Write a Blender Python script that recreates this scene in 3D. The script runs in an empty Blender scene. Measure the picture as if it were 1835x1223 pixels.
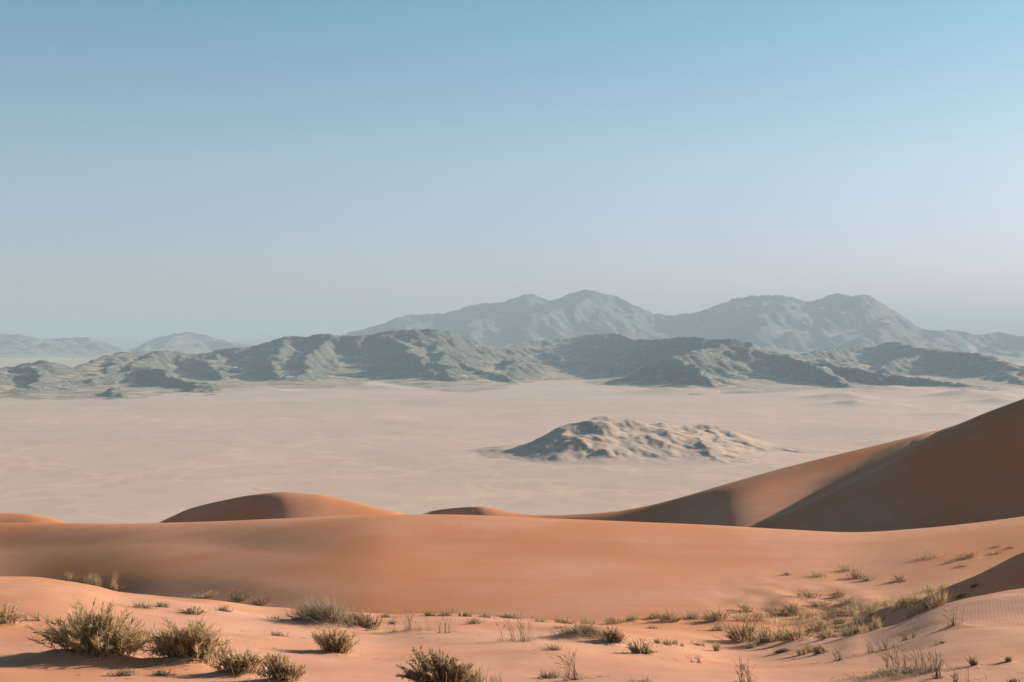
import bpy, math, random
import numpy as np

# ------------------------------------------------------------------ camera, light, exposure
F = 2548.6            # focal length in photo pixels (1835 px wide, 50 mm on 36 mm)
CX, CY = 917.5, 611.5
H = 120.0             # height of the eye above the desert plain
sc = bpy.context.scene
cam_d = bpy.data.cameras.new('camera')
cam = bpy.data.objects.new('camera', cam_d)
sc.collection.objects.link(cam)
cam.location = (0, 0, 0)
cam.rotation_euler = (math.radians(90), 0, 0)
cam_d.sensor_width = 36.0
cam_d.lens = 50.0
cam_d.clip_start = 0.3
cam_d.clip_end = 200000.0
sc.camera = cam

SUN_EL = 19.0
SUN_AZ = 64.0          # degrees clockwise from the view direction
w = bpy.data.worlds.new('World')
sc.world = w
w.use_nodes = True
wn, wl = w.node_tree.nodes, w.node_tree.links
wn.clear()
sky = wn.new('ShaderNodeTexSky')
sky.sky_type = 'NISHITA'
sky.sun_disc = False
sky.sun_elevation = math.radians(SUN_EL)
sky.sun_rotation = math.radians(SUN_AZ)
sky.altitude = 900
sky.air_density = 0.75
sky.dust_density = 1.5
sky.ozone_density = 2.5
bg = wn.new('ShaderNodeBackground')
bg.inputs['Strength'].default_value = 0.059
wo = wn.new('ShaderNodeOutputWorld')
tint = wn.new('ShaderNodeMix'); tint.data_type = 'RGBA'; tint.blend_type = 'MULTIPLY'
tint.inputs[0].default_value = 1.0
# colour grade of the photograph: lavender low in the sky, teal higher up
tc_ = wn.new('ShaderNodeTexCoord'); sx_ = wn.new('ShaderNodeSeparateXYZ')
wl.new(tc_.outputs['Generated'], sx_.inputs[0])
mr_ = wn.new('ShaderNodeMapRange')
mr_.inputs[1].default_value = 0.0; mr_.inputs[2].default_value = 1.0
wl.new(sx_.outputs[2], mr_.inputs[0])
gr_ = wn.new('ShaderNodeValToRGB'); gr_.color_ramp.interpolation = 'LINEAR'
for q_ in (0.2, 0.5, 0.7): gr_.color_ramp.elements.new(q_)
for el_, (p_, c_) in zip(gr_.color_ramp.elements, ((0.0, (1.15, 0.86, 1.05)), (0.05, (1.33, 1.06, 1.13)), (0.125, (1.52, 1.33, 1.10)), (0.25, (1.0, 1.44, 1.10)), (1.0, (0.72, 0.88, 0.80)))):
    el_.position = p_; el_.color = (*c_, 1)
wl.new(mr_.outputs[0], gr_.inputs[0]); wl.new(gr_.outputs[0], tint.inputs[7])
wl.new(sky.outputs[0], tint.inputs[6])
wl.new(tint.outputs[2], bg.inputs[0])
wl.new(bg.outputs[0], wo.inputs[0])

sun_d = bpy.data.lights.new('sun', 'SUN')
sun_d.energy = 5.0
sun_d.angle = math.radians(0.6)
sun_d.color = (1.0, 0.86, 0.72)
sun = bpy.data.objects.new('sun', sun_d)
sc.collection.objects.link(sun)
a_, e_ = math.radians(SUN_AZ), math.radians(SUN_EL)
sdir = (math.cos(e_)*math.sin(a_), math.cos(e_)*math.cos(a_), math.sin(e_))
from mathutils import Vector
sun.rotation_euler = Vector(sdir).to_track_quat('Z', 'Y').to_euler()
sun.location = Vector(sdir)*300

sc.view_settings.view_transform = 'Standard'
sc.view_settings.look = 'None'
sc.view_settings.exposure = 1.0
sc.view_settings.gamma = 1.0
sc.view_settings.use_curve_mapping = False
sc.render.engine = 'CYCLES'
sc.cycles.use_denoising = True
sc.cycles.max_bounces = 6
sc.cycles.diffuse_bounces = 1
sc.cycles.volume_bounces = 0

rs = np.random.RandomState(7)

# ------------------------------------------------------------------ helpers
def pchip(kx, ky, x):
    """monotone cubic through the knots, straight beyond them"""
    kx = np.asarray(kx, float); ky = np.asarray(ky, float); x = np.asarray(x, float)
    h = np.diff(kx); d = np.diff(ky)/h
    m = np.zeros(len(kx))
    for i in range(1, len(kx)-1):
        if d[i-1]*d[i] > 0:
            w1 = 2*h[i]+h[i-1]; w2 = h[i]+2*h[i-1]
            m[i] = (w1+w2)/(w1/d[i-1]+w2/d[i])
    m[0], m[-1] = d[0], d[-1]
    i = np.clip(np.searchsorted(kx, x)-1, 0, len(kx)-2)
    t = (x-kx[i])/h[i]
    tc = np.clip(t, 0, 1)
    r = ((1+2*tc)*(1-tc)**2*ky[i] + tc*(1-tc)**2*h[i]*m[i]
         + tc*tc*(3-2*tc)*ky[i+1] + tc*tc*(tc-1)*h[i]*m[i+1])
    r = r + np.where(t < 0, (x-kx[0])*m[0], 0) + np.where(t > 1, (x-kx[-1])*m[-1], 0)
    return r

def K(s):
    """'x y, x y, ...' -> two lists"""
    p = [q.split() for q in s.split(',')]
    return [float(a) for a, b in p], [float(b) for a, b in p]

def knots(s, x):
    a, b = K(s)
    return pchip(a, b, x)

def _hash(ix, iy, seed):
    h = (ix.astype(np.int64)*374761393 + iy.astype(np.int64)*668265263 + seed*1442695041) & 0x7fffffff
    h = ((h ^ (h >> 13))*1274126177) & 0x7fffffff
    h = h ^ (h >> 16)
    return (h & 0xffff)/65535.0*2*math.pi

def perlin(x, y, seed=0):
    ix = np.floor(x); iy = np.floor(y)
    fx = x-ix; fy = y-iy
    ux = fx*fx*fx*(fx*(fx*6-15)+10); uy = fy*fy*fy*(fy*(fy*6-15)+10)
    def g(dx, dy):
        a = _hash(ix+dx, iy+dy, seed)
        return np.cos(a)*(fx-dx)+np.sin(a)*(fy-dy)
    n0 = g(0, 0)*(1-ux)+g(1, 0)*ux
    n1 = g(0, 1)*(1-ux)+g(1, 1)*ux
    return (n0*(1-uy)+n1*uy)*1.5

def fbm(x, y, oct=5, seed=0, gain=0.5):
    a, s, t = 1.0, 0.0, 0.0
    for o in range(oct):
        s = s + a*perlin(x, y, seed+o*17); t += a
        x = x*2.03+11.3; y = y*2.03-7.1; a *= gain
    return s/t*1.6

def ridged(x, y, oct=6, seed=0, gain=0.5):
    a, s, t, wgt = 1.0, 0.0, 0.0, 1.0
    for o in range(oct):
        n = 1-np.abs(perlin(x, y, seed+o*31))
        n = n*n*wgt
        wgt = np.clip(n*1.6, 0, 1)
        s = s + a*n; t += a
        x = x*2.07+3.7; y = y*2.07+9.2; a *= gain
    return s/t

def sstep(a, b, x):
    t = np.clip((x-a)/(b-a), 0, 1)
    return t*t*(3-2*t)

def blur1(a, n, axis):
    k = np.exp(-0.5*(np.arange(-3*n, 3*n+1)/n)**2); k /= k.sum()
    pad = [(0, 0)]*a.ndim; pad[axis] = (3*n, 3*n)
    p = np.pad(a, pad, mode='edge')
    return np.apply_along_axis(lambda v: np.convolve(v, k, 'valid'), axis, p)

def tag(o, label, cat, kind=None, group=None):
    o['label'] = label
    o['category'] = cat
    if kind: o['kind'] = kind
    if group: o['group'] = group
    return o

def grid_mesh(name, X, Y, Z, mat, normals=None, attrs=None):
    nr, ncol = X.shape
    co = np.stack([X, Y, Z], -1).reshape(-1, 3).astype(np.float32)
    idx = np.arange(nr*ncol).reshape(nr, ncol)
    q = np.stack([idx[:-1, :-1], idx[:-1, 1:], idx[1:, 1:], idx[1:, :-1]], -1).reshape(-1, 4)
    me = bpy.data.meshes.new(name)
    me.vertices.add(len(co)); me.vertices.foreach_set('co', co.ravel())
    me.loops.add(q.size); me.loops.foreach_set('vertex_index', q.ravel().astype(np.int32))
    me.polygons.add(len(q))
    me.polygons.foreach_set('loop_start', np.arange(0, q.size, 4, dtype=np.int32))
    me.polygons.foreach_set('loop_total', np.full(len(q), 4, dtype=np.int32))
    me.update(calc_edges=True)
    me.polygons.foreach_set('use_smooth', np.ones(len(q), dtype=bool))
    for k, v in (attrs or {}).items():
        at = me.attributes.new(k, 'FLOAT', 'POINT')
        at.data.foreach_set('value', v.ravel().astype(np.float32))
    if normals is not None:
        me.normals_split_custom_set_from_vertices(normals.reshape(-1, 3).tolist())
    me.materials.append(mat)
    o = bpy.data.objects.new(name, me)
    sc.collection.objects.link(o)
    return o

def grid_normals(X, Y, Z):
    P = np.stack([X, Y, Z], -1)
    du = np.gradient(P, axis=1); dv = np.gradient(P, axis=0)
    n = np.cross(du, dv)
    n /= np.linalg.norm(n, axis=-1, keepdims=True)+1e-12
    n[n[..., 2] < 0] *= -1
    return n

# ------------------------------------------------------------------ materials
def new_mat(name):
    m = bpy.data.materials.new(name)
    m.use_nodes = True
    nt = m.node_tree
    b = nt.nodes['Principled BSDF']
    b.inputs['Roughness'].default_value = 0.95
    b.inputs['Specular IOR Level'].default_value = 0.15
    return m, nt, b

def N(nt, t, **kw):
    n = nt.nodes.new(t)
    for k, v in kw.items():
        if k in n.inputs: n.inputs[k].default_value = v
        else: setattr(n, k, v)
    return n

def ramp(nt, stops):
    r = nt.nodes.new('ShaderNodeValToRGB')
    e = r.color_ramp.elements
    while len(e) < len(stops): e.new(0.5)
    for q, (p, c) in zip(e, stops):
        q.position = p
        q.color = (c, c, c, 1) if isinstance(c, (int, float)) else (*c, 1)
    return r

def mixc(nt, fac, a, b):
    m = nt.nodes.new('ShaderNodeMix'); m.data_type = 'RGBA'
    for s, v in ((m.inputs[0], fac), (m.inputs[6], a), (m.inputs[7], b)):
        if hasattr(v, 'links'): nt.links.new(v, s)
        elif isinstance(v, tuple): s.default_value = (*v, 1)
        else: s.default_value = v
    return m.outputs[2]

def mathn(nt, op, a, b=None):
    m = nt.nodes.new('ShaderNodeMath'); m.operation = op
    for s, v in ((m.inputs[0], a), (m.inputs[1], b)):
        if v is None: continue
        if hasattr(v, 'links'): nt.links.new(v, s)
        else: s.default_value = v
    return m.outputs[0]

def coords(nt, scale=(1, 1, 1), rot=(0, 0, 0)):
    g = nt.nodes.new('ShaderNodeNewGeometry')
    mp = nt.nodes.new('ShaderNodeMapping')
    mp.inputs['Scale'].default_value = scale
    mp.inputs['Rotation'].default_value = rot
    nt.links.new(g.outputs['Position'], mp.inputs[0])
    return mp.outputs[0]

def noise(nt, vec, scale, detail=4, rough=0.5):
    n = N(nt, 'ShaderNodeTexNoise', Scale=scale, Detail=detail, Roughness=rough)
    nt.links.new(vec, n.inputs['Vector'])
    return n.outputs[0]

SAND_A = (0.54, 0.217, 0.099)
SAND_B = (0.58, 0.282, 0.172)

def sand_material():
    m, nt, b = new_mat('sand')
    L = nt.links
    p = coords(nt)
    big = noise(nt, p, 0.09, 3)
    mid = noise(nt, coords(nt, (1, 0.5, 1)), 1.1, 4, 0.6)
    fine = noise(nt, p, 26.0, 3, 0.7)
    grit = noise(nt, p, 3.2, 4, 0.8)
    c = mixc(nt, ramp_out(nt, big, 0.35, 0.65), SAND_A, SAND_B)
    c = mixc(nt, mathn(nt, 'MULTIPLY', ramp_out(nt, mid, 0.40, 0.75), 0.22), c, (0.49, 0.205, 0.102))
    c = mixc(nt, mathn(nt, 'MULTIPLY', ramp_out(nt, fine, 0.45, 0.8), 0.25), c, (0.45, 0.20, 0.110))
    an = nt.nodes.new('ShaderNodeAttribute'); an.attribute_name = 'near'
    c = mixc(nt, mathn(nt, 'MULTIPLY', an.outputs['Fac'], mathn(nt, 'ADD', 0.3, mathn(nt, 'MULTIPLY', ramp_out(nt, big, 0.3, 0.7), 0.5))), c, (0.555, 0.30, 0.205))
    c = mixc(nt, mathn(nt, 'MULTIPLY', ramp_out(nt, grit, 0.42, 0.66), 0.22), c, (0.43, 0.18, 0.088))
    st_ = noise(nt, coords(nt, (0.05, 0.55, 0.4), (0, 0, 0.06)), 1.0, 5, 0.65)
    c = mixc(nt, mathn(nt, 'MULTIPLY', ramp_out(nt, st_, 0.44, 0.68), 0.30), c, (0.46, 0.19, 0.092))
    L.new(c, b.inputs['Base Color'])
    # wind ripples: fine relief, strongest where the wind has combed the slope
    at = nt.nodes.new('ShaderNodeAttribute'); at.attribute_name = 'ripple'
    wv = N(nt, 'ShaderNodeTexWave', Scale=3.6, Distortion=4.0, Detail=2.5)
    wv.inputs['Detail Scale'].default_value = 0.9
    wv.inputs['Detail Roughness'].default_value = 0.6
    wv.wave_profile = 'SIN'
    L.new(coords(nt, (1, 1, 1), (0, 0, math.radians(18))), wv.inputs['Vector'])
    h = mathn(nt, 'MULTIPLY', wv.outputs['Fac'], at.outputs['Fac'])
    h = mathn(nt, 'MULTIPLY', h, 0.0015)
    h2 = mathn(nt, 'MULTIPLY', noise(nt, coords(nt, (1, 0.6, 1)), 5.5, 5, 0.6), 0.007)
    h3 = mathn(nt, 'MULTIPLY', noise(nt, p, 0.9, 3), 0.012)
    hh = mathn(nt, 'ADD', h, mathn(nt, 'MULTIPLY', mathn(nt, 'ADD', h2, h3), an.outputs['Fac']))
    bp = N(nt, 'ShaderNodeBump', Strength=0.8, Distance=1.0)
    L.new(hh, bp.inputs['Height'])
    L.new(bp.outputs[0], b.inputs['Normal'])
    return m

def ramp_out(nt, v, a, b_):
    r = nt.nodes.new('ShaderNodeMapRange')
    r.interpolation_type = 'SMOOTHSTEP'
    r.inputs[1].default_value = a; r.inputs[2].default_value = b_
    nt.links.new(v, r.inputs[0])
    return r.outputs[0]

def plain_material():
    m, nt, b = new_mat('desert_plain')
    L = nt.links
    n1 = noise(nt, coords(nt, (1, 0.9, 1), (0, 0, 0.10)), 0.0016, 6, 0.6)
    n2 = noise(nt, coords(nt, (1, 0.8, 1), (0, 0, -0.15)), 0.006, 7, 0.65)
    n3 = noise(nt, coords(nt, (1, 0.8, 1)), 0.03, 8, 0.75)
    c = mixc(nt, ramp_out(nt, n1, 0.38, 0.64), (0.56, 0.40, 0.335), (0.50, 0.37, 0.305))
    c = mixc(nt, mathn(nt, 'MULTIPLY', ramp_out(nt, n2, 0.48, 0.72), 0.5), c, (0.42, 0.325, 0.25))
    c = mixc(nt, mathn(nt, 'MULTIPLY', ramp_out(nt, n3, 0.48, 0.68), 0.45), c, (0.42, 0.32, 0.24))
    for sc_, off in ((0.0028, 0.0), (0.006, 1.3)):       # dry washes
        nv = noise(nt, coords(nt, (1, 0.7, 1), (0, 0, off)), sc_, 5, 0.55)
        d_ = mathn(nt, 'ABSOLUTE', mathn(nt, 'SUBTRACT', nv, 0.5))
        lm = mathn(nt, 'SUBTRACT', 1.0, ramp_out(nt, d_, 0.0, 0.022))
        c = mixc(nt, mathn(nt, 'MULTIPLY', lm, 0.28), c, (0.70, 0.51, 0.395))
    L.new(c, b.inputs['Base Color'])
    return m

def rock_material(name, rock, dark, sand, scale, lo=0.74, hi=0.93, bump=1.0):
    """bare rock where steep, pale debris where the slope is gentle"""
    m, nt, b = new_mat(name)
    L = nt.links
    g = nt.nodes.new('ShaderNodeNewGeometry')
    sx = nt.nodes.new('ShaderNodeSeparateXYZ')
    L.new(g.outputs['True Normal'], sx.inputs[0])
    n1 = noise(nt, coords(nt), 0.02*scale, 6, 0.6)
    n2 = noise(nt, coords(nt, (1, 1, 2.5)), 0.09*scale, 5, 0.7)
    nn = mathn(nt, 'ADD', sx.outputs[2], mathn(nt, 'MULTIPLY', mathn(nt, 'SUBTRACT', n1, 0.5), 0.45))
    nn = mathn(nt, 'ADD', nn, mathn(nt, 'MULTIPLY', mathn(nt, 'SUBTRACT', n2, 0.5), 0.25))
    r = mixc(nt, ramp_out(nt, n2, 0.35, 0.65), dark, rock)
    c = mixc(nt, ramp_out(nt, nn, lo, hi), r, sand)
    L.new(c, b.inputs['Base Color'])
    bp = N(nt, 'ShaderNodeBump', Strength=0.7, Distance=bump)
    L.new(mathn(nt, 'MULTIPLY', noise(nt, coords(nt), 0.12*scale, 6, 0.7), 1.5/scale), bp.inputs['Height'])
    L.new(bp.outputs[0], b.inputs['Normal'])
    return m

def plant_material(name, cols, trans=0.5):
    m, nt, b = new_mat(name)
    L = nt.links
    at = nt.nodes.new('ShaderNodeAttribute'); at.attribute_name = 'tint'
    r = ramp(nt, cols)
    L.new(at.outputs['Fac'], r.inputs[0])
    L.new(r.outputs[0], b.inputs['Base Color'])
    b.inputs['Roughness'].default_value = 0.8
    if trans > 0:
        tr = nt.nodes.new('ShaderNodeBsdfTranslucent')
        L.new(r.outputs[0], tr.inputs[0])
        mx = nt.nodes.new('ShaderNodeMixShader'); mx.inputs[0].default_value = trans
        L.new(b.outputs[0], mx.inputs[1]); L.new(tr.outputs[0], mx.inputs[2])
        L.new(mx.outputs[0], nt.nodes['Material Output'].inputs['Surface'])
    return m

M_sand = sand_material()
M_plain = plain_material()
M_near = rock_material('dark_rock_slopes', (0.18, 0.165, 0.14), (0.055, 0.076, 0.076), (0.48, 0.36, 0.27), 1.0, 0.90, 1.06, 1.0)
M_far = rock_material('far_rock_slopes', (0.15, 0.145, 0.125), (0.045, 0.062, 0.064), (0.40, 0.31, 0.24), 0.45, 0.88, 1.05, 1.0)
M_hill = rock_material('hill_rock', (0.36, 0.268, 0.213), (0.235, 0.177, 0.142), (0.50, 0.37, 0.30), 4.0, 0.80, 1.0, 1.0)
M_fol = plant_material('olive_straw_foliage', [(0.0, (0.17, 0.12, 0.065)), (0.45, (0.50, 0.352, 0.185)), (1.0, (0.80, 0.60, 0.37))])
M_dark = plant_material('dark_olive_foliage', [(0.0, (0.10, 0.074, 0.045)), (0.5, (0.32, 0.225, 0.125)), (1.0, (0.64, 0.47, 0.28))])
M_grey = plant_material('grey_dry_grass', [(0.0, (0.13, 0.10, 0.075)), (0.5, (0.33, 0.25, 0.165)), (1.0, (0.56, 0.43, 0.30))])
M_straw = plant_material('dry_straw', [(0.0, (0.19, 0.13, 0.07)), (0.5, (0.42, 0.30, 0.16)), (1.0, (0.68, 0.52, 0.31))])
M_wood = plant_material('dead_twig', [(0.0, (0.07, 0.05, 0.035)), (1.0, (0.24, 0.17, 0.12))], 0)

# ------------------------------------------------------------------ desert plain (one sheet to the horizon)
def build_plain():
    az = np.concatenate([np.linspace(-180, -32, 40, endpoint=False), np.linspace(-32, 32, 320, endpoint=False), np.linspace(32, 180, 41)])
    r = np.concatenate([[0.0, 200, 500], np.geomspace(760, 16000, 300), np.geomspace(17500, 42000, 14)])
    A, R = np.meshgrid(np.radians(az), r)
    X = R*np.sin(A); Y = R*np.cos(A)
    amp = sstep(700, 1000, R)*(1-sstep(9000, 16000, R))
    Z = -H + amp*(1.1*fbm(X/260, Y/420, 4, 3) + 0.35*fbm(X/60, Y/90, 3, 9))
    # low swells on the plain below the ranges
    def swell(px, py, wx, wy, h, sd):
        d = H*F/(py-CY); x0 = (px-CX)/F*d
        g = np.exp(-((X-x0)/wx)**2-((Y-d)/wy)**2)
        return g*h*(0.6+0.9*ridged(X/90+sd, Y/140, 4, sd))
    for s in ((1545, 727, 70, 60, 9, 1), (1510, 714, 60, 80, 9, 2), (1745, 712, 80, 90, 15, 3), (1600, 700, 90, 90, 9, 4),
              (1800, 722, 60, 60, 9, 14), (660, 693, 70, 100, 11, 5), (700, 697, 60, 70, 8, 6), (450, 700, 80, 100, 8, 7), (1700, 745, 60, 50, 4, 8), (1215, 703, 80, 80, 10, 9)):
        Z = Z + swell(*s)
    o = grid_mesh('ground', X, Y, Z, M_plain)
    tag(o, 'wide pale beige desert plain stretching to the mountains', 'plain', 'structure')
build_plain()

# ------------------------------------------------------------------ rocky ranges
def erode(h, n=25000, batches=6, steps=45, seed=1, rate=0.25, dep=0.25, cap=3.0):
    """rain drops running down the grid carve gullies and drop debris"""
    R = np.random.RandomState(seed)
    ny, nx = h.shape
    h = h.copy()
    for b in range(batches):
        x = R.rand(n)*(nx-3)+1; y = R.rand(n)*(ny-3)+1
        dx = np.zeros(n); dy = np.zeros(n); vel = np.ones(n); wat = np.ones(n); sed = np.zeros(n)
        for s in range(steps):
            ix = x.astype(int); iy = y.astype(int); fx = x-ix; fy = y-iy
            h00 = h[iy, ix]; h10 = h[iy, ix+1]; h01 = h[iy+1, ix]; h11 = h[iy+1, ix+1]
            gx = (h10-h00)*(1-fy)+(h11-h01)*fy
            gy = (h01-h00)*(1-fx)+(h11-h10)*fx
            hc = h00*(1-fx)*(1-fy)+h10*fx*(1-fy)+h01*(1-fx)*fy+h11*fx*fy
            dx = dx*0.15-gx*0.85; dy = dy*0.15-gy*0.85
            l = np.sqrt(dx*dx+dy*dy)+1e-9
            dx /= l; dy /= l
            nxp = np.clip(x+dx, 1, nx-2.01); nyp = np.clip(y+dy, 1, ny-2.01)
            jx = nxp.astype(int); jy = nyp.astype(int); ex = nxp-jx; ey = nyp-jy
            hn = h[jy, jx]*(1-ex)*(1-ey)+h[jy, jx+1]*ex*(1-ey)+h[jy+1, jx]*(1-ex)*ey+h[jy+1, jx+1]*ex*ey
            dh = hn-hc
            c = np.maximum(-dh, 0.01)*vel*wat*cap
            d = np.where(dh > 0, np.minimum(dh, sed), np.where(sed > c, (sed-c)*dep, -np.minimum((c-sed)*rate, -dh)))
            sed = sed-d
            flat = iy*nx+ix
            add = np.bincount(flat, d*(1-fx)*(1-fy), ny*nx)
            add += np.bincount(flat+1, d*fx*(1-fy), ny*nx)
            add += np.bincount(flat+nx, d*(1-fx)*fy, ny*nx)
            add += np.bincount(flat+nx+1, d*fx*fy, ny*nx)
            h += np.clip(add, -0.15, 0.06).reshape(ny, nx)
            vel = np.sqrt(np.maximum(vel*vel-dh*0.6, 0.05)); vel = np.minimum(vel, 3)
            wat *= 0.975
            x, y = nxp, nyp
    return h

def fit_skyline(X, Y, h, sky_s, mask, smooth=2, n=375, lo=-200, hi=2050):
    """raise or lower the range column by column so that its ridge stands as high as it does in the photograph"""
    px = CX+F*X/Y
    edges = np.linspace(lo, hi, n+1); cen = (edges[1:]+edges[:-1])/2
    tot = np.ones(n)
    h0 = h
    for it in range(3):
        ang = np.where(mask, (h-H)/Y, -9.0)
        b = np.clip(((px-lo)/(hi-lo)*n).astype(int), 0, n-1)
        top = np.full(n, -8.0); arg = np.zeros(n)
        np.maximum.at(top, b.ravel(), ang.ravel())
        hit = (ang >= top[b]-1e-9) & mask
        arg[b[hit]] = Y[hit]
        tgt = -(knots(sky_s, cen)-CY)/F
        ok = (arg > 0) & (top > -8)
        fac = np.ones(n)
        fac[ok] = (tgt[ok]*arg[ok]+H)/np.maximum(top[ok]*arg[ok]+H, 3.0)
        if ok.any(): fac = np.interp(cen, cen[ok], fac[ok])
        tot = np.clip(tot*blur1(np.clip(fac, 0.4, 2.0), smooth, 0), 0.45, 1.75)
        h = h0*np.interp(px, cen, tot)
    lim = H+Y*(np.interp(px, cen, tgt)+0.0005)
    return np.where(h > 6, np.minimum(h, np.maximum(lim, 6)), h)

def spur_field(xs, ys, X, Y, Xw, Yw, sky_s, ridge_s, base_s, pr, spacing, slope, seed, dense=None):
    """a main crest with spurs running down from it to the foot, each spur with smaller ones of its own"""
    R = np.random.RandomState(seed)
    h = np.full(X.shape, -30.0)
    def crest(px):
        y = float(knots(ridge_s, np.array([px]))[0])
        return (px-CX)/F*y, y, max(H-y*(float(knots(sky_s, np.array([px]))[0])-CY)/F, 3.0)
    def seg(a, b, sl, pw=0.85):
        r = max(a[2], b[2], 4)/sl*1.05+30
        c0, c1 = np.searchsorted(xs, min(a[0], b[0])-r), np.searchsorted(xs, max(a[0], b[0])+r)
        r0, r1 = np.searchsorted(ys, min(a[1], b[1])-r), np.searchsorted(ys, max(a[1], b[1])+r)
        if c1 <= c0 or r1 <= r0: return
        q = (slice(r0, r1), slice(c0, c1))
        dx, dy = b[0]-a[0], b[1]-a[1]
        L2 = dx*dx+dy*dy+1e-6
        t = np.clip(((Xw[q]-a[0])*dx+(Yw[q]-a[1])*dy)/L2, 0, 1)
        d = np.hypot(Xw[q]-a[0]-dx*t, Yw[q]-a[1]-dy*t)
        top = a[2]+(b[2]-a[2])*t**pw
        h[q] = np.maximum(h[q], top-sl*d*(1-0.25*np.clip(d/r, 0, 1)))
    p = pr[0]; last = None
    while p < pr[1]:
        c = crest(p)
        if last: seg(last, c, slope, 1.0)
        last = c
        foot = float(knots(base_s, np.array([p]))[0])
        ln = max(c[1]-foot, c[2]/slope*0.6)
        for back in (0, 1):
            if back and R.rand() < 0.4: continue
            ang = R.normal(0.12, 0.38)-(0.15 if dense and dense[0] < p < dense[1] else 0)
            L = ln*R.uniform(0.55, 1.12)*(0.7 if back else 1)
            sgn = 1 if back else -1
            k = R.uniform(0.45, 0.7)
            m = (c[0]+math.sin(ang)*L*0.5, c[1]+sgn*math.cos(ang)*L*0.5, c[2]*k)
            ang2 = ang+R.normal(0, 0.35)
            e = (m[0]+math.sin(ang2)*L*0.5, m[1]+sgn*math.cos(ang2)*L*0.5, c[2]*R.uniform(-0.02, 0.12))
            sl = slope*R.uniform(0.8, 1.2)
            seg((c[0], c[1], c[2]*R.uniform(0.9, 1.0)), m, sl); seg(m, e, sl, 1.0)
            if back: continue
            for f in (0.25, 0.5, 0.75):
                for sd in (-1, 1):
                    if R.rand() < 0.45: continue
                    u = f*2 if f < 0.5 else (f-0.5)*2
                    A, B = ((c, m) if f < 0.5 else (m, e))
                    s0 = tuple(A[q]+(B[q]-A[q])*u for q in range(3))
                    if s0[2] < 4: continue
                    an3 = ang+sd*R.uniform(0.6, 1.1)
                    l3 = s0[2]/sl*R.uniform(0.6, 1.3)
                    seg((s0[0], s0[1], s0[2]*0.95), (s0[0]+math.sin(an3)*l3, s0[1]-math.cos(an3)*l3, s0[2]*R.uniform(0.05, 0.3)), sl*1.15)
        k_ = 0.72 if dense and dense[0] < p < dense[1] else 1.0
        p += max(c[2]*spacing*k_*R.uniform(0.7, 1.35), 14)/c[1]*F
    return h

def build_range(name, label, sky_s, ridge_s, base_s, xr, yr, step, mat, seed, wave, dissect, er=6, base_z=-H, rough=1.0, power=1.12, stretch=1.35, extra=None, gain=0.48, spurs=None, dense=None, soft=1):
    xs = np.arange(xr[0], xr[1], step); ys = np.arange(yr[0], yr[1], step*1.15)
    X, Y = np.meshgrid(xs, ys)
    wx = X+wave*0.35*fbm(X/wave/1.3, Y/wave/1.3, 3, seed+5); wy = Y+wave*0.35*fbm(X/wave/1.3, Y/wave/1.3, 3, seed+6)
    px = CX+F*X/Y
    yb = knots(base_s, px)          # distance of the foot
    yri = knots(ridge_s, px)        # distance of the ridge
    hr = H-yri*(knots(sky_s, px)-CY)/F
    s = np.where(Y < yri, (Y-yb)/(yri-yb), 1-(Y-yri)/(yri-yb)*0.8)
    rg = ridged(wx/wave, wy/(wave*stretch), 6, seed, gain)
    s2 = s + dissect*(rg-0.52)*np.clip(1.25-np.clip(s, 0, 1)*0.75, 0.3, 1.2)
    prof = np.where(s2 > 0, np.clip(s2, 0, 1.4)**power, 0)
    h = np.maximum(hr, 2)*prof*(0.76+0.32*rg)
    if spurs:
        w1, w2 = wave*0.30, wave*0.09
        Xw = X+w1*0.35*fbm(X/w1, Y/w1, 3, seed+81)+w2*0.28*fbm(X/w2, Y/w2, 3, seed+82)
        Yw = Y+w1*0.35*fbm(X/w1, Y/w1, 3, seed+83)+w2*0.28*fbm(X/w2, Y/w2, 3, seed+84)
        kx = K(sky_s)[0]
        h = spur_field(xs, ys, X, Y, Xw, Yw, sky_s, ridge_s, base_s, (max(kx[0], -260), min(kx[-1], 2100)), spurs[0], spurs[1], seed, dense)
        h = np.maximum(h, 0)+0.10*np.clip(h, 0, 1e9)*(rg-0.5)
        prof = h/np.maximum(hr, 2); s2 = prof
    h += 0.012*hr*fbm(X/wave*7, Y/wave*7, 4, seed+50)*np.clip(prof*3, 0, 1)*rough
    # debris apron at the foot
    h = np.maximum(h, 0)
    if extra is not None: h = h+extra(X, Y)
    h += 0.055*np.maximum(hr, 10)*np.exp(-np.clip(-s, 0, 5)*6)*np.where(s < 0.2, 1, np.exp(-(np.clip(s, 0.2, 9)-0.2)*4))
    if er:
        h = erode(h/step, n=int(X.size/14), batches=er, seed=seed)*step
        for _ in range(soft):
          hp = np.pad(h, 1, mode='edge')
          h = (hp[1:-1, 1:-1]*5+hp[:-2, 1:-1]+hp[2:, 1:-1]+hp[1:-1, :-2]+hp[1:-1, 2:])/9
    h = fit_skyline(X, Y, h, sky_s, (s > 0.75))
    h += rough*step*0.10*fbm(X/step/3.2, Y/step/3.2, 3, seed+70)*sstep(0.08, 0.3, s2)
    # run out under the plain at all edges
    ed = np.minimum(sstep(xr[0], xr[0]+30*step, X), 1-sstep(xr[1]-30*step, xr[1], X))
    ed = ed*sstep(yr[0], yr[0]+18*step, Y)*(1-sstep(yr[1]-18*step, yr[1], Y))
    Z = base_z-1.6+h*ed
    o = grid_mesh(name, X, Y, Z, mat)
    tag(o, label, 'mountains', 'structure')
    return o

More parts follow.
